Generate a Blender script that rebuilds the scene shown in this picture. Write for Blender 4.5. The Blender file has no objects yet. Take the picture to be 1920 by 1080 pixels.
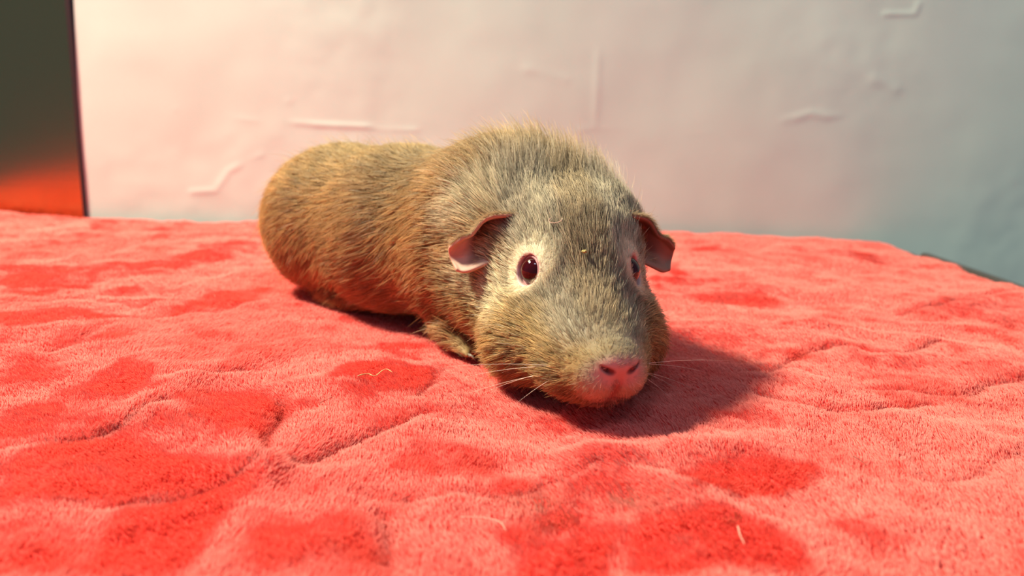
import bpy, bmesh, math, random
import numpy as np
from mathutils import Vector, Matrix, kdtree

random.seed(7)
rng = np.random.default_rng(7)
scene = bpy.context.scene

# ------------------------------------------------------------------ camera
CAM_F, CAM_H, CAM_PITCH, CAM_ROLL = 1480.0, 0.095, math.radians(12.5), math.radians(1.65)
_f = np.array([0, math.cos(CAM_PITCH), -math.sin(CAM_PITCH)])
_r = np.array([1.0, 0, 0]); _u = np.cross(_r, _f)
_c, _s = math.cos(CAM_ROLL), math.sin(CAM_ROLL)
CAM_R, CAM_U, CAM_C = _c*_r + _s*_u, -_s*_r + _c*_u, np.array([0, 0, CAM_H])
cam_data = bpy.data.cameras.new('camera')
cam = bpy.data.objects.new('camera', cam_data)
scene.collection.objects.link(cam)
m = Matrix.Identity(4)
for i in range(3):
    m[i][0], m[i][1], m[i][2], m[i][3] = CAM_R[i], CAM_U[i], -_f[i], CAM_C[i]
cam.matrix_world = m
cam_data.sensor_width = 36.0
cam_data.lens = CAM_F/1920*36
cam_data.clip_start = 0.005
cam_data.dof.use_dof = True
cam_data.dof.focus_distance = 0.262
cam_data.dof.aperture_fstop = 11.0
scene.camera = cam

# ------------------------------------------------------------------ light and exposure
world = bpy.data.worlds.new('world'); scene.world = world
world.use_nodes = True
world.node_tree.nodes['Background'].inputs[0].default_value = (0.52, 0.66, 1.0, 1)
world.node_tree.nodes['Background'].inputs[1].default_value = 0.19

def area_lamp(name, loc, aim, sx, sy, power, color):
    d = bpy.data.lights.new(name, 'AREA'); d.shape = 'RECTANGLE'
    d.size, d.size_y, d.energy, d.color = sx, sy, power, color
    o = bpy.data.objects.new(name, d); scene.collection.objects.link(o)
    o.location = loc
    o.rotation_euler = (Vector(aim) - Vector(loc)).to_track_quat('-Z', 'Y').to_euler()
    return o
area_lamp('ceiling_lamp_warm', (-0.80, 0.46, 1.05), (0.0, 0.33, 0.0), 0.18, 0.18, 47.0, (1.0, 0.95, 0.74))
area_lamp('ceiling_lamp_panel', (-0.25, -0.35, 1.5), (0.0, 0.35, 0.0), 0.30, 0.18, 3.2, (0.66, 0.78, 1.0))
area_lamp('ceiling_lamp_panel.001', (0.45, -0.45, 1.5), (0.0, 0.35, 0.0), 0.30, 0.18, 2.3, (0.66, 0.78, 1.0))

scene.view_settings.view_transform = 'Standard'
scene.view_settings.look = 'None'
scene.view_settings.gamma = 1.0
scene.view_settings.use_curve_mapping = False
scene.view_settings.exposure = 0.0

# ------------------------------------------------------------------ helpers
def tag(o, label=None, cat=None, group=None, kind=None):
    for k, v in (('label', label), ('category', cat), ('group', group), ('kind', kind)):
        if v: o[k] = v
    return o

def link(name, data, mat=None, parent=None):
    o = bpy.data.objects.new(name, data); scene.collection.objects.link(o)
    if mat is not None: data.materials.append(mat)
    if parent is not None: o.parent = parent
    return o

def mesh_from(name, verts, faces, smooth=True):
    me = bpy.data.meshes.new(name)
    me.from_pydata([tuple(v) for v in verts], [], [tuple(f) for f in faces])
    if smooth: me.polygons.foreach_set('use_smooth', [True]*len(me.polygons))
    me.update()
    return me

def grid_mesh(name, P):
    """P: (ny, nx, 3) array of points -> quad mesh"""
    ny, nx = P.shape[:2]
    idx = np.arange(ny*nx).reshape(ny, nx)
    q = np.stack([idx[:-1, :-1], idx[:-1, 1:], idx[1:, 1:], idx[1:, :-1]], -1).reshape(-1, 4)
    return fast_mesh(name, P.reshape(-1, 3), q)

def fast_mesh(name, V, Q):
    me = bpy.data.meshes.new(name)
    V = np.asarray(V, dtype=np.float32); Q = np.asarray(Q, dtype=np.int32)
    me.vertices.add(len(V)); me.vertices.foreach_set('co', V.ravel())
    me.loops.add(Q.size); me.loops.foreach_set('vertex_index', Q.ravel())
    me.polygons.add(len(Q))
    me.polygons.foreach_set('loop_start', np.arange(0, Q.size, Q.shape[1], dtype=np.int32))
    me.polygons.foreach_set('use_smooth', np.ones(len(Q), dtype=bool))
    me.update(calc_edges=True); me.validate()
    return me

def set_color(me, cols, name='col'):
    a = me.attributes.new(name, 'FLOAT_COLOR', 'POINT')
    c = np.ones((len(cols), 4), dtype=np.float32); c[:, :3] = cols
    a.data.foreach_set('color', c.ravel())

def tube(name, pts, r0, r1, sides=6):
    """tapered tube through pts"""
    pts = [Vector(p) for p in pts]; V = []; F = []
    n = len(pts)
    for i, p in enumerate(pts):
        t = (pts[min(i+1, n-1)] - pts[max(i-1, 0)]).normalized()
        a = t.cross(Vector((0, 0, 1)) if abs(t.z) < .9 else Vector((1, 0, 0))).normalized(); b = t.cross(a)
        r = r0 + (r1-r0)*i/(n-1)
        for k in range(sides):
            an = 2*math.pi*k/sides
            V.append(p + a*math.cos(an)*r + b*math.sin(an)*r)
    for i in range(n-1):
        for k in range(sides):
            k2 = (k+1) % sides
            F.append((i*sides+k, i*sides+k2, (i+1)*sides+k2, (i+1)*sides+k))
    F.append(tuple(range(sides))[::-1]); F.append(tuple((n-1)*sides+k for k in range(sides)))
    return mesh_from(name, V, F)

def spline(ctrl, n):
    """Catmull-Rom through control points"""
    P = np.asarray(ctrl, float); P = np.vstack([2*P[0]-P[1], P, 2*P[-1]-P[-2]])
    out = []; k = len(P)-3
    for t in np.linspace(0, k-1e-6, n):
        i = int(t); u = t-i; a, b, c, d = P[i:i+4]
        out.append(.5*((2*b)+(-a+c)*u+(2*a-5*b+4*c-d)*u*u+(-a+3*b-3*c+d)*u**3))
    return np.array(out)

def hair_object(name, P, R, cols, mat, parent):
    """P (n,k,3) strand points, R (n,k) radii, cols (n,k,3) -> hair curves object"""
    n, k = P.shape[:2]
    d = bpy.data.hair_curves.new(name)
    d.add_curves([k]*n)
    d.attributes['position'].data.foreach_set('vector', P.astype(np.float32).ravel())
    a = d.attributes.get('radius') or d.attributes.new('radius', 'FLOAT', 'POINT')
    a.data.foreach_set('value', R.astype(np.float32).ravel())
    c = np.ones((n*k, 4), dtype=np.float32); c[:, :3] = cols.reshape(-1, 3)
    a = d.attributes.new('col', 'FLOAT_COLOR', 'POINT'); a.data.foreach_set('color', c.ravel())
    o = link(name, d, mat, parent)
    o['kind'] = 'stuff'
    return o

def _hash(i, j, k, seed):
    h = (i.astype(np.int64)*374761393 + j.astype(np.int64)*668265263 + k.astype(np.int64)*2147483647 + seed*974711) & 0xFFFFFFFF
    h = ((h ^ (h >> 13))*1274126177) & 0xFFFFFFFF
    h = ((h ^ (h >> 16))*2246822519) & 0xFFFFFFFF
    return ((h ^ (h >> 15)) & 0xFFFFFF)/float(0xFFFFFF)

def vnoise(x, y, z=None, seed=0):
    """value noise in -1..1"""
    if z is None: z = np.zeros_like(x)
    xi, yi, zi = np.floor(x), np.floor(y), np.floor(z)
    fx, fy, fz = x-xi, y-yi, z-zi
    fx, fy, fz = [t*t*t*(t*(t*6-15)+10) for t in (fx, fy, fz)]
    r = 0
    for dx in (0, 1):
        for dy in (0, 1):
            for dz in (0, 1):
                w = (fx if dx else 1-fx)*(fy if dy else 1-fy)*(fz if dz else 1-fz)
                r = r + w*_hash(xi+dx, yi+dy, zi+dz, seed)
    return r*2-1

def fbm(x, y, z=None, seed=0, octv=3):
    r = 0; a = 1.0
    for o in range(octv):
        s = 2.0**o
        r = r + a*vnoise(x*s, y*s, None if z is None else z*s, seed+o*17); a *= .5
    return r

def smooth(e0, e1, x):
    t = np.clip((x-e0)/(e1-e0), 0, 1); return t*t*(3-2*t)

def ground(x, y, z=0.0):
    """point of the table plane seen at a photo pixel: used to survey marks on the blanket"""
    d = _f + CAM_R*(x-960)/CAM_F - CAM_U*(y-540)/CAM_F
    t = (z-CAM_H)/d[2]
    return CAM_C + t*d

# ------------------------------------------------------------------ materials
def new_mat(name):
    mt = bpy.data.materials.new(name); mt.use_nodes = True
    nt = mt.node_tree; b = nt.nodes['Principled BSDF']
    return mt, nt, b

def simple_mat(name, col, rough=.6, spec=.3, metal=0.0, noise=None, bump=0.0):
    mt, nt, b = new_mat(name)
    b.inputs['Base Color'].default_value = (*col, 1); b.inputs['Roughness'].default_value = rough
    b.inputs['Specular IOR Level'].default_value = spec; b.inputs['Metallic'].default_value = metal
    if noise:
        tc = nt.nodes.new('ShaderNodeTexCoord'); no = nt.nodes.new('ShaderNodeTexNoise')
        no.inputs['Scale'].default_value = noise; no.inputs['Detail'].default_value = 4
        nt.links.new(tc.outputs['Object'], no.inputs['Vector'])
        mx = nt.nodes.new('ShaderNodeMix'); mx.data_type = 'RGBA'
        mx.inputs[6].default_value = tuple(c*.85 for c in col)+(1,); mx.inputs[7].default_value = tuple(min(1, c*1.12) for c in col)+(1,)
        nt.links.new(no.outputs['Fac'], mx.inputs[0]); nt.links.new(mx.outputs[2], b.inputs['Base Color'])
        if bump:
            bp = nt.nodes.new('ShaderNodeBump'); bp.inputs['Strength'].default_value = bump; bp.inputs['Distance'].default_value = .001
            nt.links.new(no.outputs['Fac'], bp.inputs['Height']); nt.links.new(bp.outputs['Normal'], b.inputs['Normal'])
    return mt

def attr_mat(name, rough=.7, spec=.2, translucent=0.0, sss=0.0):
    mt, nt, b = new_mat(name)
    at = nt.nodes.new('ShaderNodeAttribute'); at.attribute_name = 'col'
    nt.links.new(at.outputs['Color'], b.inputs['Base Color'])
    b.inputs['Roughness'].default_value = rough; b.inputs['Specular IOR Level'].default_value = spec
    if sss:
        b.inputs['Subsurface Weight'].default_value = sss; b.inputs['Subsurface Scale'].default_value = .003
        b.inputs['Subsurface Radius'].default_value = (1, .4, .3)
    if translucent:
        tr = nt.nodes.new('ShaderNodeBsdfTranslucent'); mx = nt.nodes.new('ShaderNodeMixShader')
        nt.links.new(at.outputs['Color'], tr.inputs['Color'])
        mx.inputs[0].default_value = translucent
        nt.links.new(b.outputs[0], mx.inputs[1]); nt.links.new(tr.outputs[0], mx.inputs[2])
        nt.links.new(mx.outputs[0], nt.nodes['Material Output'].inputs['Surface'])
    return mt

M_wall = simple_mat('white_wall_paint', (.685, .825, .715), .55, .3, noise=9, bump=.15)
M_floor = simple_mat('grey_floor', (.18, .17, .15), .5, noise=20)
M_dark = simple_mat('gap_shade_dark', (.035, .02, .022), .5)  # near-black colour for the shade in the gap beside the panel
M_table = simple_mat('dark_table', (.06, .06, .055), .35, .5, noise=30)
M_steel, nt, b = new_mat('brushed_steel')
b.inputs['Metallic'].default_value = 1.0; b.inputs['Base Color'].default_value = (.48, .40, .17, 1); b.inputs['Roughness'].default_value = .18
tc = nt.nodes.new('ShaderNodeTexCoord'); mp = nt.nodes.new('ShaderNodeMapping'); mp.inputs['Scale'].default_value = (3, 3, 900)
no = nt.nodes.new('ShaderNodeTexNoise'); no.inputs['Scale'].default_value = 1.0; no.inputs['Detail'].default_value = 3
bp = nt.nodes.new('ShaderNodeBump'); bp.inputs['Strength'].default_value = .05; bp.inputs['Distance'].default_value = .0004
nt.links.new(tc.outputs['Object'], mp.inputs['Vector']); nt.links.new(mp.outputs[0], no.inputs['Vector'])
nt.links.new(no.outputs['Fac'], bp.inputs['Height']); nt.links.new(bp.outputs['Normal'], b.inputs['Normal'])

M_pile = attr_mat('plush_pile', .9, .05, .30)
M_fur = attr_mat('fur', .5, .25, .25)
M_skin = attr_mat('skin', .65, .25, sss=0.15)

# ------------------------------------------------------------------ setting
WALL_Y = 0.668
EDGE_X0, EDGE_X1 = -0.3662, -0.3582     # panel seam at table height / at z = .2 (leans a little)
def seam_x(z): return EDGE_X0 + (EDGE_X1-EDGE_X0)*z/.2

# painted wall with its ridges and trowel marks
xs = np.concatenate([np.linspace(0, 1, 420)**1.0, np.linspace(1, 2.2, 20)[1:]])
zs = np.concatenate([np.linspace(-.9, -.05, 12)[:-1], np.linspace(-.05, .24, 190), np.linspace(.24, 1.5, 16)[1:]])
XX, ZZ = np.meshgrid(xs, zs)
WX = seam_x(np.clip(ZZ, -.05, .3)) + XX*.9
relief = 0.0006*fbm(WX*9, ZZ*9, seed=3) + .00016*fbm(WX*40, ZZ*40, seed=5, octv=2)*smooth(-.3, .5, vnoise(WX*7, ZZ*7, seed=8))
def bump_line(pts, w, hgt):
    """raised paint ridge along world (x,z) points"""
    d = np.full(WX.shape, 9.0)
    for (a, c), (a2, c2) in zip(pts[:-1], pts[1:]):
        ax, az = a2-a, c2-c; L = ax*ax+az*az
        t = np.clip(((WX-a)*ax+(ZZ-c)*az)/L, 0, 1)
        d = np.minimum(d, np.hypot(WX-a-t*ax, ZZ-c-t*az))
    br = smooth(-.5, .4, vnoise(WX*45, ZZ*45, seed=int(abs(pts[0][0])*1e4)))
    return .32*hgt*np.exp(-(d/(w*1.5))**2)*br
def wallpt(x, y):
    d = _f + CAM_R*(x-960)/CAM_F - CAM_U*(y-540)/CAM_F
    t = WALL_Y/d[1]; p = CAM_C+t*d
    return (p[0], p[2])
for ln, w, hg in (([(330, 205), (400, 214), (480, 226), (600, 234), (780, 241)], .0016, .0013),
                  ([(1090, 243), (1180, 240), (1330, 246)], .0018, .0008),
                  ([(1122, 80), (1120, 150), (1116, 235)], .0020, .0006),
                  ([(360, 360), (405, 357), (430, 320), (490, 292)], .0018, .0009),
                  ([(1660, 26), (1715, 26), (1722, 8)], .0014, .0010),
                  ([(1380, 130), (1450, 90), (1490, 50)], .0030, .0008),
                  ([(1470, 228), (1520, 212), (1570, 222)], .0024, .0009),
                  ([(1640, 150), (1680, 165)], .0035, .0009),
                  ([(520, 215), (540, 190)], .0020, .0007),
                  ([(990, 130), (1060, 150)], .0030, .0006)):
    relief = relief + bump_line([wallpt(*p) for p in ln], w, hg)
P = np.stack([WX, WALL_Y - relief, ZZ], -1)
wall = link('wall_back', grid_mesh('wall_back', P), M_wall)
tag(wall, 'white painted wall with trowel marks behind the guinea pig', kind='structure')
# floor
me = mesh_from('floor', [(-2, -2, -.9), (2, -2, -.9), (2, WALL_Y, -.9), (-2, WALL_Y, -.9)], [(0, 1, 2, 3)], False)
tag(link('floor', me, M_floor), 'grey floor under the table', kind='structure')

def box_mesh(name, x0, x1, y0, y1, z0, z1, bev=0.0):
    bm = bmesh.new()
    bmesh.ops.create_cube(bm, size=1)
    for v in bm.verts:
        v.co = Vector((x0+(v.co.x+.5)*(x1-x0), y0+(v.co.y+.5)*(y1-y0), z0+(v.co.z+.5)*(z1-z0)))
    if bev: bmesh.ops.bevel(bm, geom=list(bm.edges), offset=bev, segments=2, affect='EDGES')
    me = bpy.data.meshes.new(name); bm.to_mesh(me); bm.free()
    return me

# steel panel beside the wall, a dark strip at its right edge stands in for the shadow gap
panel = bpy.data.objects.new('steel_panel', None); scene.collection.objects.link(panel)
panel.location = (-.75, WALL_Y, -.9)
tag(panel, 'brushed stainless steel panel beside the white wall', 'panel')
def lean_box(name, xl, xr, y0, y1, z0, z1):
    V = []
    for z in (z0, z1):
        e = seam_x(min(max(z, -.05), .3))
        V += [(xl if xl < -1 else e+xl, y0, z), (e+xr, y0, z), (e+xr, y1, z), (xl if xl < -1 else e+xl, y1, z)]
    return mesh_from(name, V, [(0, 1, 5, 4), (1, 2, 6, 5), (2, 3, 7, 6), (3, 0, 4, 7), (4, 5, 6, 7), (3, 2, 1, 0)], False)
def child_world(o):     # keep world placement under an Empty that only translates
    o.matrix_parent_inverse = Matrix.Translation(-Vector(o.parent.location)); return o
child_world(link('sheet', lean_box('sheet', -1.5, -.0035, WALL_Y+.001, WALL_Y+.02, -.9, 1.5), M_steel, panel))
child_world(link('gap_shade_strip', lean_box('gap_shade_strip', -.0035, .0002, WALL_Y-.0015, WALL_Y+.02, -.9, 1.5), M_dark, panel))

# ------------------------------------------------------------------ table
T_X0, T_X1, T_Y0, T_Y1 = -.60, .322, -.03, .662
table = bpy.data.objects.new('table', None); scene.collection.objects.link(table)
table.location = (-.25, .3, -.9)
tag(table, 'dark table with rounded corner under the coral blanket', 'table')
def rounded_outline(x0, x1, y0, y1, r, n=8):
    pts = []
    for cx, cy, a0 in ((x1-r, y0+r, -90), (x1-r, y1-r, 0), (x0+r, y1-r, 90), (x0+r, y0+r, 180)):
        for k in range(n+1):
            a = math.radians(a0+90*k/n); pts.append((cx+r*math.cos(a), cy+r*math.sin(a)))
    return pts
ol = rounded_outline(T_X0, T_X1, T_Y0, T_Y1, .035); n = len(ol)
V = [(x, y, -.034) for x, y in ol]+[(x, y, -.0055) for x, y in ol]
F_ = [(i, (i+1) % n, n+(i+1) % n, n+i) for i in range(n)]+[tuple(range(n, 2*n)), tuple(range(n))[::-1]]
top = child_world(link('table_top', mesh_from('table_top', V, F_, False), M_table, table))
bv = top.modifiers.new('bevel', 'BEVEL'); bv.width = .003; bv.segments = 2
child_world(link('apron', box_mesh('apron', T_X0+.06, T_X1-.06, T_Y0+.06, T_Y1-.06, -.10, -.034, .003), M_table, table))
child_world(link('side_rail', box_mesh('side_rail', .3135, .3205, T_Y0+.05, .602, -.012, -.0012, .0012), M_table, table))
leg_me = box_mesh('leg', -.02, .02, -.02, .02, -.8, 0, .003)
for lx in (T_X0+.1, T_X1-.1):
    for ly in (T_Y0+.1, T_Y1-.1):
        lg = link('leg', leg_me if leg_me.materials else leg_me, None if leg_me.materials else M_table, table)
        lg.location = Vector((lx, ly, -.10)) - Vector(table.location)

# ------------------------------------------------------------------ blanket
B_X0, B_X1, B_Y0, B_Y1 = -.58, .311, -.02, .658
STEP = .0016
bx = np.arange(B_X0, B_X1+1e-6, STEP); by = np.arange(B_Y0, B_Y1+1e-6, STEP)
BX, BY = np.meshgrid(bx, by)

def gp(poly): return np.array([ground(*p)[:2] for p in poly])
def poly_mask(px, py, poly, soft):
    inside = np.zeros(px.shape, bool); d = np.full(px.shape, 9.0)
    n = len(poly)
    for i in range(n):
        (x1, y1), (x2, y2) = poly[i], poly[(i+1) % n]
        cond = ((y1 > py) != (y2 > py))
        with np.errstate(divide='ignore', invalid='ignore'):
            xi = (x2-x1)*(py-y1)/(y2-y1)+x1
        inside ^= cond & (px < xi)
        ax, ay = x2-x1, y2-y1; L = ax*ax+ay*ay+1e-12
        t = np.clip(((px-x1)*ax+(py-y1)*ay)/L, 0, 1)
        d = np.minimum(d, np.hypot(px-x1-t*ax, py-y1-t*ay))
    sd = np.where(inside, d, -d)
    return smooth(-soft, soft, sd), sd
def line_dist(px, py, pts):
    d = np.full(px.shape, 9.0)
    for (x1, y1), (x2, y2) in zip(pts[:-1], pts[1:]):
        ax, ay = x2-x1, y2-y1; L = ax*ax+ay*ay+1e-12
        t = np.clip(((px-x1)*ax+(py-y1)*ay)/L, 0, 1)
        d = np.minimum(d, np.hypot(px-x1-t*ax, py-y1-t*ay))
    return d

warp = .0028
WPX = BX + warp*fbm(BX*60, BY*60, seed=21, octv=2); WPY = BY + warp*fbm(BX*60, BY*60, seed=22, octv=2)

# places where the plush has been brushed towards the front (tips tinted a deeper red to paint the sheen)
PATCHES = [
 ([(0, 880), (130, 832), (240, 828), (380, 870), (425, 888), (330, 905), (150, 930), (0, 945)], 1.0),
 ([(150, 1080), (240, 945), (400, 905), (465, 905), (450, 960), (385, 1060), (330, 1080)], 1.0),
 ([(0, 1080), (0, 1060), (90, 1020), (190, 1010), (170, 1080)], .8),
 ([(270, 790), (360, 728), (500, 738), (525, 760), (505, 850), (400, 835)], .75),
 ([(595, 745), (640, 690), (720, 680), (815, 700), (790, 740), (690, 765)], 1.0),
 ([(0, 770), (200, 702), (310, 738), (200, 810), (0, 840)], .65),
 ([(730, 880), (790, 842), (900, 848), (1040, 915), (930, 925), (800, 900)], .7),
 ([(1265, 905), (1330, 878), (1440, 870), (1525, 890), (1515, 930), (1420, 950), (1300, 937)], 1.0),
 ([(1170, 1000), (1200, 962), (1330, 962), (1440, 1000), (1540, 1090), (1200, 1090)], 1.0),
 ([(940, 985), (1060, 945), (1150, 990), (1150, 1090), (960, 1090)], .9),
 ([(430, 1080), (480, 940), (600, 980), (720, 960), (740, 1080)], .55),
 ([(0, 590), (120, 575), (225, 600), (130, 622), (0, 645)], .8),
 ([(0, 500), (120, 497), (185, 515), (170, 545), (0, 562)], .7),
 ([(325, 590), (380, 550), (500, 538), (480, 568), (360, 594)], .8),
 ([(250, 498), (350, 476), (450, 472), (430, 490), (320, 508)], .6),
 ([(405, 700), (470, 645), (570, 638), (500, 682), (420, 708)], .8),
 ([(205, 700), (250, 680), (285, 700), (280, 730), (210, 732)], .7),
 ([(0, 700), (60, 670), (130, 680), (60, 715), (0, 720)], .5),
 ([(110, 655), (180, 615), (300, 612), (230, 650)], .45),
 ([(700, 640), (790, 645), (800, 680), (720, 672)], .6),
 ([(1225, 500), (1245, 495), (1250, 550), (1228, 552)], .6),
 ([(1255, 500), (1275, 495), (1282, 540), (1258, 548)], .7),
 ([(1290, 470), (1350, 462), (1350, 476), (1300, 482)], .6),
 ([(1290, 560), (1420, 552), (1500, 570), (1440, 584), (1300, 572)], .55),
 ([(1530, 570), (1600, 573), (1590, 588), (1535, 580)], .8),
 ([(1580, 648), (1630, 650), (1635, 665), (1590, 660)], .8),
 ([(1495, 668), (1530, 662), (1530, 682), (1500, 682)], .7),
 ([(1770, 650), (1810, 652), (1850, 668), (1810, 672)], .6),
 ([(1860, 630), (1920, 632), (1920, 655), (1890, 648)], .7),
 ([(1680, 955), (1720, 960), (1735, 985), (1700, 980)], .6),
 ([(1755, 850), (1775, 845), (1830, 880), (1800, 880)], .6),
 ([(1540, 995), (1600, 1000), (1700, 1040), (1660, 1050)], .7),
 ([(1400, 820), (1480, 830), (1500, 850), (1420, 845)], .5),
 ([(1890, 1000), (1920, 1000), (1920, 1020), (1900, 1015)], .6),
 ([(1870, 910), (1920, 912), (1920, 925), (1880, 922)], .5),
 ([(1600, 470), (1660, 480), (1640, 495), (1590, 490)], .5),
 ([(640, 590), (720, 600), (700, 615), (640, 605)], .4),
]
CREASES = [
 ([(1440, 708), (1500, 675), (1545, 655), (1600, 652), (1640, 666), (1700, 665), (1760, 645), (1840, 662)], 1.0),
 ([(1400, 700), (1470, 692), (1620, 730), (1800, 742)], .6),
 ([(1430, 745), (1540, 775), (1640, 780), (1750, 762)], 1.0),
 ([(1690, 588), (1760, 575), (1800, 566), (1910, 552)], .9),
 ([(1810, 738), (1870, 722), (1930, 708)], .9),
 ([(1640, 820), (1750, 915), (1810, 915), (1930, 855)], .6),
 ([(525, 748), (512, 800), (488, 865)], 1.2),
 ([(0, 850), (120, 832), (230, 800), (310, 760)], 1.0),
 ([(545, 872), (640, 838), (720, 815), (800, 780)], 1.0),
 ([(830, 690), (812, 720), (795, 750)], .9),
 ([(200, 945), (330, 925), (440, 895), (480, 880)], .9),
 ([(700, 930), (840, 930), (1000, 920), (1110, 880)], .7),
 ([(1110, 885), (1250, 900), (1350, 940), (1480, 1000)], .5),
 ([(0, 570), (150, 562), (260, 580), (340, 565)], .7),
 ([(730, 960), (735, 1010), (730, 1060)], .8),
 ([(100, 665), (150, 650), (210, 620)], .7),
 ([(320, 715), (400, 712), (480, 700)], .6),
 ([(330, 590), (400, 588), (490, 560)], .7),
 ([(1700, 440), (1705, 470)], .1),
]
RIDGES = [
 ([(0, 868), (130, 815), (300, 780), (440, 830), (470, 890)], 1.0),
 ([(480, 880), (600, 895), (740, 880), (860, 850)], .7),
 ([(470, 890), (470, 960), (400, 1080)], .8),
 ([(860, 930), (1000, 900), (1110, 870), (1250, 860), (1500, 820)], .9),
 ([(1110, 870), (1200, 890), (1400, 965), (1560, 1080)], .9),
 ([(260, 770), (340, 735), (440, 690), (560, 640)], .8),
 ([(0, 640), (180, 630), (330, 600), (520, 560)], .7),
 ([(560, 800), (640, 740), (700, 690), (850, 700), (960, 760)], .5),
 ([(800, 800), (950, 830), (1080, 870)], .6),
 ([(1330, 690), (1500, 720), (1700, 790), (1920, 860)], .5),
 ([(1300, 620), (1500, 640), (1700, 620), (1920, 590)], .5),
]
mottle = fbm(BX*75, BY*95, seed=45, octv=3)
nap = np.zeros(BX.shape); hgt = np.zeros(BX.shape)
for poly, s in PATCHES:
    g = gp(poly); c = g.mean(0); size = np.sqrt(np.ptp(g[:, 0])*np.ptp(g[:, 1]))
    mk, sd = poly_mask(WPX, WPY, g, .0042)
    nap = np.maximum(nap, s*mk*(.92+.25*mottle))
    hgt += s*.0012*smooth(0, .015, sd)*min(1, size/.03)
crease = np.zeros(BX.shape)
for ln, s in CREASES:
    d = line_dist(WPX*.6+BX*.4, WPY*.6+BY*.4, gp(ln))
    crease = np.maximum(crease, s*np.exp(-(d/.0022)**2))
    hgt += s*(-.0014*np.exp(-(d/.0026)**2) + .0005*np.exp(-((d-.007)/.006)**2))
for ln, s in RIDGES:
    d = line_dist(WPX, WPY, gp(ln))
    hgt += s*.0022*np.exp(-(d/.008)**2)
    nap -= s*.5*np.exp(-(d/.006)**2)
# the soft lumps of plush on padding everywhere
qn = fbm(BX*22, BY*22, seed=31, octv=3)
hgt += .0022*qn + .0007*fbm(BX*70, BY*70, seed=33, octv=2)
hgt += .0016*(1-np.abs(fbm(BX*14+3, BY*18, seed=37, octv=2)))**3
far = smooth(.30, .5, BY)
nap += (.45*smooth(.15, .6, fbm(BX*26, BY*38, seed=41, octv=3)) + .25*smooth(.1, .6, fbm(BX*110, BY*130, seed=43, octv=2)))*(1-np.clip(nap, 0, 1))*(.5+.3*smooth(-.05, -.2, BX))
nap = np.clip(nap+.22*smooth(.0, .9, mottle)-.12*smooth(0, .9, -mottle), 0, 1)
# roll off at the blanket's own edge (rounded hem)
def round_sd(x, y, x0, x1, y0, y1, r):
    qx = np.abs(x-(x0+x1)/2)-(x1-x0)/2+r; qy = np.abs(y-(y0+y1)/2)-(y1-y0)/2+r
    return -(np.hypot(np.maximum(qx, 0), np.maximum(qy, 0))+np.minimum(np.maximum(qx, qy), 0)-r)
esd = round_sd(BX, BY, B_X0, B_X1, B_Y0, B_Y1, .035) + .0018*fbm(BX*30, BY*30, seed=51, octv=2)
hem = smooth(0, .008, esd)
# the animal's weight presses the plush flat
def seg_d(px, py, a, b_):
    return line_dist(px, py, [a, b_])
press = 1-smooth(.030, .075, seg_d(BX, BY, (-.085, .412), (.005, .318)))
hgt = hgt*(1-.75*press) - .0008*press
BZ = -.0006 + hgt*hem - .0045*(1-hem)
keep = esd > -.0005
idx = np.full(BX.shape, -1); sel = keep
vi = np.cumsum(sel.ravel())-1; idx = np.where(sel, vi.reshape(sel.shape), -1)
q = np.stack([idx[:-1, :-1], idx[:-1, 1:], idx[1:, 1:], idx[1:, :-1]], -1).reshape(-1, 4)
q = q[(q >= 0).all(1)]
V = np.stack([BX, BY, BZ], -1)[sel]
me = fast_mesh('plush_blanket', V, q)
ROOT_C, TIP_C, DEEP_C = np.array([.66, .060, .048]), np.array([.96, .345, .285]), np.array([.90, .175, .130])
cc = ROOT_C[None]*(1.1-.5*crease[sel][:, None])  # backing darkened along creases, shade put into the colour
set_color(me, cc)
M_cloth = attr_mat('plush_backing', .9, .05)
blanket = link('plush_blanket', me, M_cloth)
sol = blanket.modifiers.new('thickness', 'SOLIDIFY'); sol.thickness = .0022; sol.offset = -1
tag(blanket, 'coral red plush blanket with crushed nap covering the table', 'blanket')

def bil(A, x, y):
    u = np.clip((x-B_X0)/STEP, 0, A.shape[1]-1.001); v = np.clip((y-B_Y0)/STEP, 0, A.shape[0]-1.001)
    i = u.astype(int); j = v.astype(int); fu, fv = u-i, v-j
    return (A[j, i]*(1-fu)*(1-fv)+A[j, i+1]*fu*(1-fv)+A[j+1, i]*(1-fu)*fv+A[j+1, i+1]*fu*fv)
# pile
N_PILE = 2600000
px = rng.uniform(B_X0, B_X1, N_PILE); py = rng.uniform(B_Y0, B_Y1, N_PILE)
dist = np.hypot(px, py)
cone = np.abs(px-.02) < (.07+.72*np.clip(py, .0, 1))           # what stands before the lens and a step to its side
dens = np.where(cone, np.clip((.26/np.maximum(dist, .12))**1.3, .28, 1.0), .10)
dens = np.where(py < .09, .10, dens)
ok = (rng.uniform(0, 1, N_PILE) < dens) & (bil(esd, px, py) > .0006)
px, py, dens = px[ok], py[ok], dens[ok]
n = len(px)
pz = bil(BZ, px, py)
gy_, gx_ = np.gradient(BZ, STEP)
nx, ny = -bil(gx_, px, py), -bil(gy_, px, py)
pn = bil(nap, px, py); pc = bil(crease, px, py); pp = bil(press, px, py)
pn = np.clip(pn + rng.normal(0, .07, n), 0, 1)
ang0 = math.radians(105)+.7*fbm(px*16, py*16, seed=61, octv=2)          # smooth areas lean away from the front
ang1 = math.radians(-95)+.5*fbm(px*20, py*20, seed=62, octv=2)          # brushed areas lean to the front
lx = (1-pn)*np.cos(ang0)*.95 + pn*np.cos(ang1)*.55 + nx*.8 + rng.normal(0, .11, n)
ly = (1-pn)*np.sin(ang0)*.95 + pn*np.sin(ang1)*.55 + ny*.8 + rng.normal(0, .11, n)
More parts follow.
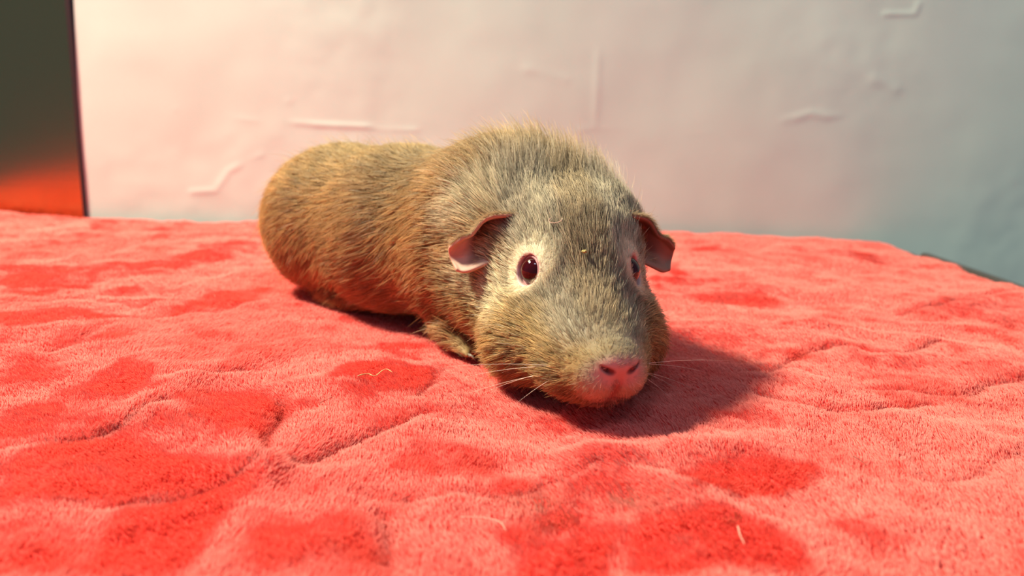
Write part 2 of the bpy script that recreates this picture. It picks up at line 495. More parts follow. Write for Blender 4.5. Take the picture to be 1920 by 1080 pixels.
ln_ = (.0021+.0005*rng.uniform(-1, 1, n))*(1-.35*pc)*(1-.3*pp)*(1+.15*fbm(px*300, py*300, seed=64, octv=1))
up = np.stack([lx*.55, ly*.55, np.ones(n)], -1); up /= np.linalg.norm(up, axis=1)[:, None]
bend = np.stack([lx, ly, np.full(n, .45)], -1); bend /= np.linalg.norm(bend, axis=1)[:, None]
# little tufts: strands lean together
tx = fbm(px*420, py*420, seed=71, octv=1); ty = fbm(px*420, py*420, seed=72, octv=1)
bend[:, 0] += .28*tx; bend[:, 1] += .28*ty
root = np.stack([px, py, pz-.0003], -1)
P = np.stack([root, root+up*(ln_*.45)[:, None], root+up*(ln_*.45)[:, None]+bend*(ln_*.55)[:, None]], 1)
rad = (.000085/np.sqrt(dens))
Rr = np.stack([rad, rad, rad*.5], 1)
jit = (1+rng.normal(0, .07, n))[:, None]
tipc = TIP_C[None]*(1-pn[:, None]) + DEEP_C[None]*pn[:, None]  # nap sheen painted in: brushed areas get deeper tips
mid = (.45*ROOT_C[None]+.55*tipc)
cols = np.stack([np.repeat(ROOT_C[None], n, 0)*jit, mid*jit, tipc*jit], 1)*(1-.22*pc[:, None, None])  # pile colour also darkened in the creases as painted shade
# a few brownish soiled spots in front of the animal
soil = np.zeros(n)
for (u, v, rr_, st_) in ((1010, 945, .007, .55), (1050, 965, .006, .4), (1180, 942, .006, .6), (1215, 950, .008, .45), (1372, 985, .0022, .9), (1360, 640, .0012, .5), (1340, 575, .005, .35), (380, 690, .0015, .6), (385, 645, .001, .7), (1420, 808, .002, .5)):
    g_ = ground(u, v); dd_ = np.hypot(px-g_[0], (py-g_[1])*1.3)
    soil = np.maximum(soil, st_*np.exp(-(dd_/rr_)**2)*(.7+.5*fbm(px*500, py*500, seed=77, octv=1)))
soil = np.clip(soil, 0, .9)[:, None, None]
cols = cols*(1-soil)+np.array([.34, .12, .07])*soil
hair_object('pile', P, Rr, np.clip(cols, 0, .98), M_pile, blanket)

# ------------------------------------------------------------------ guinea pig
# everything below is in millimetres on the table, turned to metres when meshed
NOSE = np.array([30.0, 222.0, 24.0]); YAW = math.radians(-81)
HF = np.array([math.cos(YAW), math.sin(YAW), 0]); HL = np.array([-math.sin(YAW), math.cos(YAW), 0]); HZ = np.array([0, 0, 1.0])
def to_head(p):
    d = p-NOSE; a, b = d@HF, d@HL
    th = math.radians(8.5)*smooth(-30, -8, a); ct, st = np.cos(th), np.sin(th)    # the muzzle turns a little to its left
    return np.stack([(a+22)*ct+b*st-22, -(a+22)*st+b*ct, d@HZ], -1)
def from_head(a, b, c): return NOSE + HF*a + HL*b + HZ*c
BF = np.array([123., -118., 0]); BF /= np.linalg.norm(BF); BL = np.array([-BF[1], BF[0], 0])

def ell(p, c, r, ax=None):
    d = p-np.asarray(c, float)
    if ax is not None: d = d@np.asarray(ax).T
    r = np.asarray(r, float)
    k0 = np.sqrt(((d/r)**2).sum(-1)); k1 = np.sqrt(((d/(r*r))**2).sum(-1))
    return k0*(k0-1)/np.maximum(k1, 1e-6)
def cone_sdf(p, a, b, ra, rb):
    a = np.asarray(a, float); b = np.asarray(b, float); ba = b-a
    t = np.clip(((p-a)@ba)/(ba@ba), 0, 1)
    return np.linalg.norm(p-a-t[..., None]*ba, axis=-1) - (ra+(rb-ra)*t)
def smin(a, b, k):
    h = np.clip(.5+.5*(b-a)/k, 0, 1); return b*(1-h)+a*h-k*h*(1-h)
def smax(a, b, k): return -smin(-a, -b, k)
AXB = np.stack([BF, BL, HZ])
def tilt_axes(f, l, deg):
    t = math.radians(deg); f2 = f*math.cos(t)-HZ*math.sin(t); z2 = f*math.sin(t)+HZ*math.cos(t)
    return np.stack([f2, l, z2])
EYE_A, EYE_B, EYE_C, EYE_R = -43.0, 15.0, 19.0, 5.2
EYE_OUT = math.radians(66)
def eye_frame(s):
    o = HF*math.cos(EYE_OUT)+HL*s*math.sin(EYE_OUT)+HZ*.12
    o /= np.linalg.norm(o)
    return from_head(EYE_A, s*EYE_B, EYE_C), o
HEAD_AX = tilt_axes(HF, HL, 22)
def head_sdf(p):
    q = to_head(p); q[..., 1] = np.abs(q[..., 1])                     # mirror symmetric head
    d = ell(q, (-64, 0, 17), (30, 23, 28))                            # cranium
    d = smin(d, ell(q, (-86, 0, 22), (29, 33.5, 26.5)), 18)             # crown running into the nape
    d = smin(d, cone_sdf(q, (-54, 0, 14), (-9.5, 0, -1.5), 21.5, 8.2), 9)   # roman nose
    d = smin(d, ell(q, (-51, 13.5, -4), (25, 17, 18)), 10)            # cheeks
    d = smin(d, ell(q, (-25, 7.0, -5), (17, 10.8, 12.5)), 9)              # jowls
    d = smin(d, ell(q, (-48, 10.5, 20), (12, 8, 9)), 6)              # brow over the eye
    d = smin(d, ell(q, (-12, 4.6, -7), (10, 7.0, 7.4)), 5)         # whisker pads
    d = smin(d, ell(q, (-20, 0, -13), (12, 6.5, 5.2)), 4)             # chin
    d = smin(d, ell(q, (-5.0, 0, -.8), (5.0, 6.6, 3.8)), 3)           # nose pad
    return d
LIMB = {-1: (np.array([-25., 336., 0]), np.array([-22.5, 306., 0])), 1: (np.array([24., 336., 0]), np.array([28., 316., 0]))}
def body_sdf(p, carve=True):
    d = ell(p, (-86, 412, 37), (47, 41, 38.5), AXB)                   # rump
    d = smin(d, ell(p, (-50, 376, 38), (54, 41, 39.5), AXB), 14)      # barrel
    d = smin(d, ell(p, (-10, 334, 41), (44, 37, 41), AXB), 14)        # shoulders
    d = smin(d, ell(p, (0, 318, 48), (33, 33, 36), AXB), 12)          # nape
    d = smin(d, ell(p, (8, 306, 30), (30, 32, 27), AXB), 12)          # throat and chest
    h = head_sdf(p)
    d = smin(d, h, 12)
    # front legs and feet, tucked hind feet
    for s in (-1, 1):
        el, ft = LIMB[s]
        d = smin(d, cone_sdf(p, (el[0], el[1], 20), (ft[0], ft[1], 5.5), 9, 4.5), 6)
        d = smin(d, ell(p, (ft[0]+BF[0]*4, ft[1]+BF[1]*4, 3.6), (8.5, 5.2, 3.8), AXB), 3)
        for k in (-1, 0, 1):
            tb = ft+BF*8+BL*k*3.0; te = ft+BF*(14-abs(k)*1.5)+BL*k*4.4
            d = smin(d, cone_sdf(p, (tb[0], tb[1], 3.6), (te[0], te[1], 2.2), 2.4, 1.7), 1.2)
        hf = np.array([-66., 392., 0]) + BL*s*22
        d = smin(d, ell(p, (hf[0], hf[1], 5), (20, 7, 5), AXB), 6)
    d = smax(d, -(p[..., 2]-.8), 3)                                  # rests on the plush
    if carve:
        q = to_head(p); qb = np.abs(q[..., 1]); qq = np.stack([q[..., 0], qb, q[..., 2]], -1)
        d = smax(d, -cone_sdf(qq, (.6, 2.4, -3.6), (-3.4, 5.8, -1.2), .35, .7), 1.2)         # nostrils
        d = smax(d, -cone_sdf(qq, (1.5, 0, -4.5), (-6.0, 0, -14), .8, .9), 1.6)                # split lip
        d = smax(d, -cone_sdf(qq, (-5.0, 0, -14.2), (-12, 9.5, -13.0), .5, .4), 1.0)           # mouth
        for s in (-1, 1):
            c, o = eye_frame(s)
            d = smax(d, -(np.linalg.norm(p-(c+o*2.2), axis=-1)-EYE_R-.2), 1.6)
    return d

def surface_nets(fn, lo, hi, h):
    ax = [np.arange(lo[i], hi[i]+h, h) for i in range(3)]
    nx, ny, nz = map(len, ax)
    D = np.empty((nx, ny, nz), np.float32)
    YY, ZZ2 = np.meshgrid(ax[1], ax[2], indexing='ij')
    for i0 in range(0, nx, 16):
        xs_ = ax[0][i0:i0+16]
        pts = np.empty((len(xs_), ny, nz, 3)); pts[..., 0] = xs_[:, None, None]; pts[..., 1] = YY; pts[..., 2] = ZZ2
        D[i0:i0+16] = fn(pts)
    S = D < 0
    acc = np.zeros((nx-1, ny-1, nz-1, 3), np.float32); cnt = np.zeros((nx-1, ny-1, nz-1), np.float32)
    corners = [(i, j, k) for i in (0, 1) for j in (0, 1) for k in (0, 1)]
    sl = lambda c: tuple(slice(c[t], c[t]+(nx, ny, nz)[t]-1) for t in range(3))
    for a in corners:
        for t in range(3):
            if a[t] == 0:
                b = list(a); b[t] = 1
                da, db = D[sl(a)], D[sl(tuple(b))]
                cr = (da < 0) != (db < 0)
                tt = np.where(cr, da/(da-db+1e-12), 0)
                for u in range(3):
                    acc[..., u] += np.where(cr, a[u]+(tt if u == t else 0), 0)
                cnt += cr
    act = cnt > 0
    vid = np.full(act.shape, -1, np.int64); vid[act] = np.arange(act.sum())
    ijk = np.argwhere(act)
    V = np.asarray(lo)+(ijk+acc[act]/cnt[act][:, None])*h
    Q = []
    for t in range(3):
        u, v = (t+1) % 3, (t+2) % 3
        s0 = [slice(1, -1)]*3; s0[t] = slice(0, -1)
        s1 = list(s0); s1[t] = slice(1, None)
        A, B = S[tuple(s0)], S[tuple(s1)]
        for flip, mk in ((False, A & ~B), (True, ~A & B)):
            e = np.argwhere(mk)
            if not len(e): continue
            off = np.array([1, 1, 1]); off[t] = 0; e = e+off
            def g(du, dv):
                w = e.copy(); w[:, u] -= du; w[:, v] -= dv
                return vid[w[:, 0], w[:, 1], w[:, 2]]
            quad = np.stack([g(1, 1), g(0, 1), g(0, 0), g(1, 0)], 1)
            Q.append(quad[:, ::-1] if flip else quad)
    return V, np.concatenate(Q)
def sdf_grad(p, fn, e=.25):
    g = np.empty_like(p)
    for t in range(3):
        d = np.zeros(3); d[t] = e
        g[:, t] = (fn(p+d)-fn(p-d))/(2*e)
    return g
V, Q = surface_nets(body_sdf, (-150, 208, -2), (78, 470, 100), 1.5)
# finer mesh around the nose, mouth and eyes
bm = bmesh.new(); tmp = fast_mesh('tmp', V, Q); bm.from_mesh(tmp); bpy.data.meshes.remove(tmp)
ec = [eye_frame(s)[0] for s in (-1, 1)]
for rad_ in (20, 12):
    es = [e for e in bm.edges if min((np.array(e.verts[0].co)-from_head(-3, 0, -3)).dot((np.array(e.verts[0].co)-from_head(-3, 0, -3))), *[((np.array(e.verts[0].co)-c)**2).sum()*2.2 for c in ec]) < rad_**2]
    bmesh.ops.subdivide_edges(bm, edges=es, cuts=1, use_grid_fill=True)
bmesh.ops.triangulate(bm, faces=bm.faces[:])
body_me = bpy.data.meshes.new('body'); bm.to_mesh(body_me); bm.free()
V = np.empty(len(body_me.vertices)*3, np.float32); body_me.vertices.foreach_get('co', V); V = V.reshape(-1, 3).astype(float)
for it in range(3):
    g = sdf_grad(V, body_sdf); d = body_sdf(V)
    st = np.clip(d/np.maximum((g**2).sum(1), .2), -.8, .8)
    V = V-g*st[:, None]*.8

# colouring of the coat, by place on the animal
C_BODY = np.array([.455, .285, .120]); C_WARM = np.array([.45, .27, .11]); C_OLIVE = np.array([.40, .275, .135])
C_GREY = np.array([.38, .315, .222]); C_PALE = np.array([.80, .70, .48]); C_PINK = np.array([.60, .36, .285]); C_CHEEK = np.array([.45, .305, .125])
def mixc(a, b, w): return a*(1-w[:, None])+b*w[:, None]
def coat(p):
    q = to_head(p); a, b, c = q.T; ab = np.abs(b)
    n1 = fbm(p[:, 0]/14, p[:, 1]/14, p[:, 2]/14, seed=91, octv=3)
    n2 = fbm(p[:, 0]/30, p[:, 1]/30, p[:, 2]/30, seed=95, octv=2)
    col = np.repeat(C_BODY[None], len(p), 0)
    col = mixc(col, C_OLIVE, smooth(50, 80, p[:, 2]+8*n2)*.8)
    col = mixc(col, C_WARM, smooth(34, 10, p[:, 2]+6*n2)*.7)
    headw = smooth(-92, -70, a+5*n1)
    col = mixc(col, C_CHEEK, headw*smooth(22, 5, c))
    col = mixc(col, C_GREY, headw*smooth(-4, 6, c-1-(-a-8)*.35+3*n1)*smooth(26, 18, ab-.12*(c-10))*.95)
    col = mixc(col, C_OLIVE, headw*smooth(8, 3, np.abs(ab-1.5))*smooth(0, 10, c)*.5)   # darker line down the face
    # pale ring and streak around each eye
    for s in (-1, 1):
        ce, o = eye_frame(s); dd = np.linalg.norm(p-ce, axis=1)
        col = mixc(col, C_PALE, smooth(16, 7, dd+2.5*n1)*.85)
    st = smooth(14, 4, np.abs((c-12)+.15*(a+48)+3*n1))*smooth(-80, -62, a)*smooth(-34, -44, a)*smooth(8, 16, ab)
    col = mixc(col, C_PALE, st*.60)
    col = mixc(col, C_PALE, .22*headw*smooth(6, 2, np.abs(ab-13+3*n1))*smooth(24, 30, c)*smooth(-70, -60, a))
    # pale sweep behind the ears
    eb = smooth(14, 5, np.linalg.norm(q*np.array([1, 0, 1.])-np.array([-74, 0, 38]), axis=1)+3*n1)*smooth(10, 20, ab)
    col = mixc(col, C_PALE*.8, eb*.7)
    nr = np.sqrt(((a+1)/5.5)**2+(b/7.5)**2+((c+4.2)/3.6)**2)
    col = mixc(col, np.array([.50, .38, .29]), smooth(1.9, 1.2, nr+.15*n1)*.6)
    col = mixc(col, C_PINK, smooth(1.30, .90, nr+.1*n1))
    col = mixc(col, np.array([.62, .43, .30]), smooth(8, 4, np.linalg.norm(np.stack([a+6, ab-5, c+8.5], 1), axis=1))*.7)
    col = mixc(col, C_PINK*.85, smooth(8, 4, np.linalg.norm(q-np.array([-9, 0, -15]), axis=1))*.7)
    return col*(1+.16*n1)[:, None]
bc = coat(V)
paw = smooth(7.5, 5.0, V[:, 2])*smooth(-30, -24, -np.abs((V-np.array([3, 304, 0]))@BL)*0-28)   # bare toes
q = to_head(V); qq = np.stack([q[:, 0], np.abs(q[:, 1]), q[:, 2]], -1)
bare = smooth(1.4, .8, np.sqrt((q[:, 0]/6)**2+(q[:, 1]/7)**2+((q[:, 2]+3)/4.5)**2))
skin = bc*.8
skin = mixc(skin, np.array([.60, .32, .26]), bare)
nost = smooth(1.2, .2, cone_sdf(qq, (.6, 2.4, -3.6), (-3.4, 5.8, -1.2), .35, .7))
skin = mixc(skin, np.array([.16, .03, .03]), nost*.9)
lipl = smooth(1.0, .1, cone_sdf(qq, (1.5, 0, -4.5), (-6.0, 0, -14), .8, .9))
skin = mixc(skin, np.array([.40, .11, .09]), lipl*.9)
mth = smooth(1.2, .1, cone_sdf(qq, (-5.0, 0, -14.2), (-12, 9.5, -13.0), .5, .4))
skin = mixc(skin, np.array([.30, .07, .06]), mth*.8)
for s in (-1, 1):
    ce, o = eye_frame(s)
    skin = mixc(skin, np.array([.72, .46, .42]), smooth(EYE_R+2.0, EYE_R+.8, np.linalg.norm(V-ce-o*1.5, axis=1)))
body_me.vertices.foreach_set('co', (V/1000).astype(np.float32).ravel())
body_me.polygons.foreach_set('use_smooth', np.ones(len(body_me.polygons), bool))
set_color(body_me, np.clip(skin, 0, 1)); body_me.update()
pig = bpy.data.objects.new('guinea_pig', None); scene.collection.objects.link(pig)
tag(pig, 'golden brown guinea pig with grey face crouching on the coral blanket', 'guinea pig')
body = link('body', body_me, M_skin, pig)

# ---- ears
M_ear = attr_mat('ear_skin', .6, .25)
M_ear.node_tree.nodes['Principled BSDF'].inputs['Subsurface Weight'].default_value = .2
M_ear.node_tree.nodes['Principled BSDF'].inputs['Subsurface Scale'].default_value = .002
EAR_NET = [[(-60, 16, 36), (-65, 17, 33), (-65, 17, 27), (-59, 17, 22)],
           [(-59, 28.5, 35.5), (-67, 29, 32), (-67, 29, 24.5), (-59, 29.5, 18.5)],
           [(-61, 36.5, 30), (-66, 37, 27), (-65, 37, 20), (-59.5, 37.5, 15)],
           [(-65, 43.5, 23.5), (-66, 43.5, 21), (-65, 42.5, 18), (-62, 41, 15.5)]]
def ear_points(s):
    """drooping cupped petal: rows run from the base to the tip, columns from the upper to the lower rim"""
    G = np.array(EAR_NET, float)
    rows = np.stack([spline(G[i], 21) for i in range(4)])               # (4, 21, 3)
    P = np.stack([spline(rows[:, j], 22) for j in range(21)], 1)        # (22, 21, 3)
    u = np.linspace(0, 1, 22)[:, None]; v = np.linspace(0, 1, 21)[None]
    P[..., 0] += .8*np.sin(u*9+v*4)
    P[..., 2] -= 2.2*np.exp(-((u-.62)/.12)**2)*np.exp(-(v/.25)**2)      # notch in the upper rim
    return NOSE + HF*P[..., :1] + HL*s*(P[..., 1:2]+(-2.0 if s > 0 else 0)) + HZ*P[..., 2:]
for s in (-1, 1):
    me = grid_mesh('ear', ear_points(s)/1000)
    uu = np.repeat(np.linspace(0, 1, 22), 21); vv = np.tile(np.linspace(0, 1, 21), 22)
    rim = np.clip(smooth(.16, .04, vv)+smooth(.82, .95, vv)+smooth(.50, .72, uu), 0, 1)*(1 if s < 0 else .25)  # far ear's pale rim toned down, painting its shade
    set_color(me, mixc(np.repeat(np.array([[.26, .115, .07]]), len(uu), 0), np.array([.58, .34, .24]), rim))  # darker inner pigment, deepened to paint shade inside the cup
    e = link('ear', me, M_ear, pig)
    so = e.modifiers.new('thickness', 'SOLIDIFY'); so.thickness = .0014; so.offset = 0
    sb = e.modifiers.new('subdivision', 'SUBSURF'); sb.levels = 1; sb.render_levels = 1
    e['label'] = 'drooping fleshy ear with bare rim'

# ---- eyes
M_eye, nt, b = new_mat('ruby_eye')
b.inputs['Base Color'].default_value = (.035, .0015, .003, 1); b.inputs['Roughness'].default_value = .03
b.inputs['Specular IOR Level'].default_value = .45
M_lid = simple_mat('eyelid_skin', (.50, .26, .26), .5, .4, noise=300)
for s in (-1, 1):
    c, o = eye_frame(s)
    bm = bmesh.new(); bmesh.ops.create_uvsphere(bm, u_segments=32, v_segments=20, radius=EYE_R/1000)
    me = bpy.data.meshes.new('eye'); bm.to_mesh(me); bm.free()
    me.polygons.foreach_set('use_smooth', [True]*len(me.polygons))
    ey = link('eye', me, M_eye, pig); ey.location = Vector((c+o*.6)/1000); ey['label'] = 'glossy dark ruby red eye'
    # eyelid: a tapering ring lying on the eyeball
    ax1 = np.cross(HZ, o); ax1 /= np.linalg.norm(ax1); ax2 = np.cross(o, ax1)
    V2 = []; NU, NV = 40, 10
    for i in range(NU):
        t = 2*math.pi*i/NU
        r1, r2 = 4.35, 4.9
        rr = .55+.30*max(0, math.cos(t-(-1.1 if s < 0 else math.pi+1.1)))
        cen = c+o*2.7+ax1*math.cos(t)*r1+ax2*math.sin(t)*r2*(1.0)
        rad_dir = ax1*math.cos(t)+ax2*math.sin(t)
        for j in range(NV):
            w = 2*math.pi*j/NV
            V2.append((cen+(rad_dir*math.cos(w)*rr*1.1+o*math.sin(w)*rr*.8))/1000)
    F2 = [(i*NV+j, ((i+1) % NU)*NV+j, ((i+1) % NU)*NV+(j+1) % NV, i*NV+(j+1) % NV) for i in range(NU) for j in range(NV)]
    lid = link('eyelid', mesh_from('eyelid', V2, F2), M_lid, ey)
    lid.matrix_parent_inverse = Matrix.Translation(-ey.location); lid['label'] = 'pale pink eyelid rim'

# ---- claws
M_claw = simple_mat('claw', (.24, .19, .14), .35, .4)
for s in (-1, 1):
    ft = LIMB[s][1]
    for k in (-1, 0, 1):
        te = ft+BF*(14.5-abs(k)*1.5)+BL*k*4.4
        pts = [te+HZ*2.6, te+BF*2+HZ*2.7, te+BF*4+HZ*1.4]
        link('claw', tube('claw', [p/1000 for p in pts], .0009, .0002), M_claw, pig)

# ---- fur
def fur_len(p):
    q = to_head(p); a, b, c = q.T
    L = np.full(len(p), 11.0)
    hw = smooth(-95, -60, a)
    L = L*(1-hw)+7.5*hw
    L = L*(1-smooth(-45, -15, a))+5.0*smooth(-45, -15, a)
    L = L*(1-smooth(-16, -4, a))+2.3*smooth(-16, -4, a)
    L += 1.2*smooth(-4, -12, a)*smooth(-24, -14, a)*smooth(-2, -6, c)
    # cheeks longer
    L += 3.5*smooth(-25, -40, a)*smooth(-75, -60, a)*smooth(8, -4, c)
    # crest on the crown
    L += 1.5*smooth(24, 2, np.abs(a+80))*smooth(36, 46, c)
    L += 3.0*smooth(10, 4, np.sqrt((a+70)**2+(c-36)**2))*smooth(12, 18, np.abs(b))
    for s in (-1, 1):
        ce, o = eye_frame(s); dd = np.linalg.norm(p-ce, axis=1)
        L *= .28+.72*smooth(7, 15, dd)
    L *= 1-.65*smooth(9, 4, p[:, 2])
    return L
def flow(p, nrm):
    q = to_head(p); a, b, c = q.T
    hw = smooth(-98, -62, a)[:, None]
    d_body = -BF[None] + np.array([0, 0, -.55])[None]*smooth(.9, .2, np.abs(nrm[:, 2]))[:, None]
    side = (p-np.array([-50, 376, 40]))@BL
    rad = p-(NOSE+HZ*(-2)+HF*6); rad /= np.linalg.norm(rad, axis=1)[:, None]
    d_head = rad + np.array([0, 0, -.55])[None]*(smooth(16, -4, c)*smooth(-12, -40, a))[:, None] - HF[None]*.25
    d_head += HZ[None]*(.25*smooth(-30, -60, a)*smooth(20, 34, c))[:, None]
    d = d_body*(1-hw)+d_head*hw
    for s in (-1, 1):     # hair parts around the eye
        ce, o = eye_frame(s); r = p-ce; dd = np.linalg.norm(r, axis=1); r = r/dd[:, None]
        d = d+r*(1.3*smooth(16, 7, dd))[:, None]
    w = 26.0
    wob = np.stack([fbm(p[:, 0]/w, p[:, 1]/w, p[:, 2]/w, seed=k, octv=2) for k in (101, 102, 103)], 1)
    d = d+.38*wob
    d -= nrm*(d*nrm).sum(1)[:, None]
    return d/np.maximum(np.linalg.norm(d, axis=1), 1e-6)[:, None]

nt_ = len(body_me.polygons)
T = np.empty(nt_*3, np.int32); body_me.polygons.foreach_get('vertices', T); T = T.reshape(-1, 3)
A0, A1, A2 = V[T[:, 0]], V[T[:, 1]], V[T[:, 2]]
area = .5*np.linalg.norm(np.cross(A1-A0, A2-A0), axis=1)
def sample(n):
    pick = rng.choice(nt_, n, p=area/area.sum())
    u, v = rng.uniform(0, 1, n), rng.uniform(0, 1, n); fl = u+v > 1; u[fl], v[fl] = 1-u[fl], 1-v[fl]
    return A0[pick]+(A1-A0)[pick]*u[:, None]+(A2-A0)[pick]*v[:, None]
N_FUR = 330000
R0 = sample(N_FUR)
q = to_head(R0); a, b, c = q.T
bareq = np.sqrt(((a-1)/4.2)**2+(b/5.6)**2+((c+3.4)/2.0)**2)
pr = np.where(a > -80, 1.0, .62)                                  # head denser
pr = pr*smooth(.8, 1.15, bareq)*smooth(.3, 1.0, cone_sdf(np.stack([a, np.abs(b), c], -1), (1.5, 0, -4.5), (-6.0, 0, -14), .5, .6))
for s in (-1, 1):
    ce, o = eye_frame(s); pr = pr*(np.linalg.norm(R0-ce-o*1.5, axis=1) > EYE_R+.4)
pr = pr*(R0[:, 2] > 2.5)
R0 = R0[rng.uniform(0, 1, N_FUR) < pr]
n = len(R0)
g = sdf_grad(R0, body_sdf, .5); Nn = g/np.maximum(np.linalg.norm(g, axis=1), 1e-6)[:, None]
Fl = flow(R0, Nn); Ln = fur_len(R0)*(1+rng.normal(0, .16, n))
q = to_head(R0); a, b, c = q.T
lift = .30+.10*rng.normal(0, 1, n)
lift += .16*smooth(24, 2, np.abs(a+78))*smooth(34, 48, c)*smooth(-25, 8, b)             # crest stands up
lift += .12*smooth(-80, -60, a)
lift = np.clip(lift, .08, 1.4)
K = 6
tt = np.linspace(0, 1, K)
jd = rng.normal(0, .10, (n, 3)); jd -= Nn*(jd*Nn).sum(1)[:, None]
D0 = Fl+jd
S = np.zeros((n, K, 3)); S[:, 0] = R0-Nn*.4
for k in range(1, K):
    lf = lift*(1.5-1.5*tt[k])+.02
    dk = D0+Nn*lf[:, None]+np.array([0, 0, -.16])*tt[k]
    dk /= np.linalg.norm(dk, axis=1)[:, None]
    S[:, k] = S[:, k-1]+dk*(Ln/(K-1))[:, None]
S[:, :, 2] = np.maximum(S[:, :, 2], .6)
# clumps: strands draw together towards their tips
nc = n//14
ci = rng.choice(n, nc, replace=False)
kd = kdtree.KDTree(nc)
for i_, j_ in enumerate(ci): kd.insert(R0[j_], i_)
kd.balance()
own = np.array([kd.find(p)[1] for p in R0])
cj = ci[own]
wgt = (.72*tt**1.3)[None, :, None]*rng.uniform(.35, 1.0, (n, 1, 1))*np.where(a > -85, 1.0, .7)[:, None, None]
scale_l = (Ln/Ln[cj])[:, None, None]
target = S[:, :1]+(S[cj]-S[cj][:, :1])*np.clip(scale_l, .6, 1.5) + (R0[cj]-R0)[:, None]*(.75*tt)[None, :, None]
S = S*(1-wgt)+target*wgt
fc = coat(R0)
cl = 1+(.20*rng.normal(0, 1, nc))[own]*np.where(a > -85, 1.0, .6)
ind = 1+.16*rng.normal(0, 1, n)
bri = np.clip(cl*ind, .45, 1.9)
pale = (rng.uniform(0, 1, n) < .07)*rng.uniform(.2, .7, n)
fc = fc*bri[:, None]; fc = fc*(1-pale[:, None])+np.array([.62, .55, .40])*pale[:, None]
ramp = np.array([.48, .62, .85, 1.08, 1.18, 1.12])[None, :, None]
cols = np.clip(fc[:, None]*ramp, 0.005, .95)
rad = np.where(a > -80, .055, .075)*(1+.2*rng.normal(0, 1, n).clip(-1, 1))
rad = rad*np.clip(Ln/7, .55, 1.15)
Rr = rad[:, None]*np.array([1, 1, .95, .8, .55, .15])[None]
# longer guard hairs that stand out of the coat, most of all on the crown
ng = 7000
wt = .25+3.0*smooth(22, 6, np.abs(a+82))*smooth(36, 48, c)
gi = rng.choice(n, ng, p=wt/wt.sum())
crest = smooth(22, 6, np.abs(a[gi]+82))*smooth(36, 48, c[gi])
GL = Ln[gi]*(1.05+.25*rng.uniform(0, 1, ng))+1.5*crest
gl = .35+.25*rng.uniform(0, 1, ng)+.75*crest*rng.uniform(0, 1.2, ng)*smooth(-20, 12, b[gi])
GS = np.zeros((ng, K, 3)); GS[:, 0] = R0[gi]
gd = D0[gi]+rng.normal(0, .12, (ng, 3))
for k in range(1, K):
    dk = gd+Nn[gi]*(gl*(1.35-.9*tt[k]))[:, None]+np.array([0, 0, -.12])*tt[k]
    dk /= np.linalg.norm(dk, axis=1)[:, None]
    GS[:, k] = GS[:, k-1]+dk*(GL/(K-1))[:, None]
GS[:, :, 2] = np.maximum(GS[:, :, 2], .6)
S = np.concatenate([S, GS]); Rr = np.concatenate([Rr, .75*Rr[gi]]); cols = np.concatenate([cols, np.clip(cols[gi]*rng.uniform(.7, 1.5, (ng, 1, 1)), 0, .95)])
# fine hair on the outside and the upper rim of the ears
for s in (-1, 1):
    EP = ear_points(s); ne = 2600
    ui = rng.uniform(0, 19.5, ne); vi_ = 19.0*rng.uniform(0, 1, ne)**1.6
    i0, j0 = ui.astype(int), vi_.astype(int)
    e0 = EP[i0, j0]; eu = EP[i0+1, j0]-e0; ev = EP[i0, j0+1]-e0
    r_ = e0+eu*(ui-i0)[:, None]+ev*(vi_-j0)[:, None]
    nn = np.cross(eu, ev); nn /= np.linalg.norm(nn, axis=1)[:, None]
    nn *= np.where((nn@(-HF)+.6*nn[:, 2]) < 0, -1, 1)[:, None]           # hairy side faces back and up
    fd = eu/np.linalg.norm(eu, axis=1)[:, None] - .5*ev/np.linalg.norm(ev, axis=1)[:, None]+rng.normal(0, .25, (ne, 3))
    el_ = (4.2-2.2*ui/20)*rng.uniform(.6, 1.2, ne)
    ES = np.zeros((ne, K, 3)); ES[:, 0] = r_+nn*.4
    for k in range(1, K):
        dk = fd+nn*.30*(1.2-tt[k]); dk /= np.linalg.norm(dk, axis=1)[:, None]
        ES[:, k] = ES[:, k-1]+dk*(el_/(K-1))[:, None]
    ec_ = np.repeat(np.array([[.50, .36, .20]]), ne, 0)*rng.uniform(.6, 1.3, (ne, 1))
    S = np.concatenate([S, ES]); cols = np.concatenate([cols, np.clip(ec_[:, None]*ramp, 0, .95)])
    Rr = np.concatenate([Rr, .040*np.array([1, 1, .95, .8, .55, .15])[None]*np.ones((ne, 1))])
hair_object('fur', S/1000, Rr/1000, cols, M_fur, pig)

# ---- whiskers
M_whisk = simple_mat('whisker', (.80, .66, .52), .4, .4)
for s in (-1, 1):
    for k in range(8):
        a0, b0, c0 = -13-3.5*(k % 4), s*(11+1.2*(k % 3)), -7+3.0*(k//4)-1.0*(k % 3)
        r0 = from_head(a0, b0, c0)
        L = 17+3.2*((k*5) % 7)
        dr = HL*s*(.80-.09*((k*3) % 5))-HF*(.16+.17*(k % 4))+HZ*(-.42+.20*(k//4)+.12*((k*2) % 3)); dr /= np.linalg.norm(dr)
        pts = []
        for t in np.linspace(0, 1, 7):
            p = r0+dr*L*t+HZ*(-3.5*t*t); p[2] = max(p[2], 2.5); pts.append(p/1000)
        link('whisker', tube('whisker', pts, .000085, .00002, 5), M_whisk, pig)

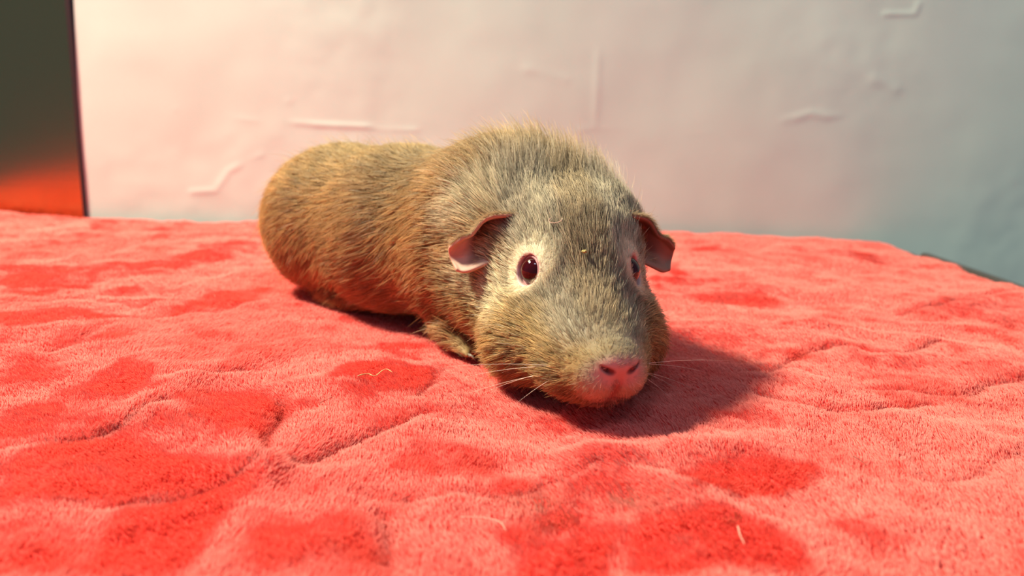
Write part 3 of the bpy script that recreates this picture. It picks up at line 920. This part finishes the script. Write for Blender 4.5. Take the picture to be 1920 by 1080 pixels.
# ------------------------------------------------------------------ small things lying about
def blanket_z(x, y): return float(bil(BZ, np.array([x]), np.array([y]))[0])+.0028
def loose_strand(name, pix, r, mat, label, cat):
    pts = []
    for (u, v) in spline(pix, 14):
        p = ground(u, v, .002); z = blanket_z(p[0], p[1]); pts.append((p[0], p[1], z))
    o = link(name, tube(name, pts, r, r*.5, 5), mat); tag(o, label, cat); return o
M_straw = simple_mat('straw', (.75, .50, .22), .5, noise=200)
M_hairdark = simple_mat('dark_hair', (.10, .045, .03), .5)
M_hairpale = simple_mat('pale_hair', (.85, .55, .42), .5)
loose_strand('hay_stem', [(672, 727), (690, 720), (702, 722), (716, 712), (726, 709), (736, 714)], .00022, M_straw, 'curled straw yellow hay stem on dark red patch of blanket', 'hay')
loose_strand('loose_hair', [(1598, 868), (1612, 876), (1624, 888)], .00014, M_hairdark, 'short dark curved hair on right side of blanket', 'hair')
loose_strand('loose_hair', [(600, 764), (612, 758), (624, 752)], .00010, M_hairdark, 'tiny dark hair on left of blanket above the vertical crease', 'hair')
loose_strand('loose_hair', [(1354, 572), (1357, 580), (1354, 588)], .00014, M_hairdark, 'tiny dark upright hair behind the guinea pig shadow', 'hair')
loose_strand('loose_hair', [(865, 962), (900, 960), (935, 968), (950, 985)], .00011, M_hairpale, 'long pale curved hair on blanket in the foreground', 'hair')
loose_strand('loose_hair', [(1382, 1000), (1386, 1020), (1394, 1036)], .00012, M_hairpale, 'pale hair on red patch at the front right', 'hair')
# a crumb and a stray hair caught on the face
def face_point(a0, b0, c0, up):
    p = from_head(a0, b0, c0)[None]
    for _ in range(8):
        g = sdf_grad(p, body_sdf); p = p-g*body_sdf(p)[:, None]*.8
    g = sdf_grad(p, body_sdf)
    return (p+g/np.linalg.norm(g)*up)[0]
fp = face_point(-36, -1.5, 24, 2.2)
bm = bmesh.new(); bmesh.ops.create_icosphere(bm, subdivisions=2, radius=.0009)
for v in bm.verts:
    v.co = Vector((v.co.x*(.8+.4*random.random()), v.co.y*(.8+.4*random.random()), v.co.z*(.5+.3*random.random())))
me = bpy.data.meshes.new('food_crumb'); bm.to_mesh(me); bm.free()
o = link('food_crumb', me, simple_mat('crumb', (.42, .34, .12), .8, noise=900)); o.location = Vector(fp/1000)
tag(o, 'tiny yellow crumb stuck on the guinea pig forehead', 'crumb')
pts = [face_point(-46+1.6*math.sin(t), -7+1.8*math.cos(t), 32, 2.4)/1000 for t in np.linspace(0, 4.6, 12)]
tag(link('loose_hair', tube('loose_hair', pts, .00012, .00008, 5), M_hairpale), 'pale curled hair lying on the guinea pig forehead', 'hair')
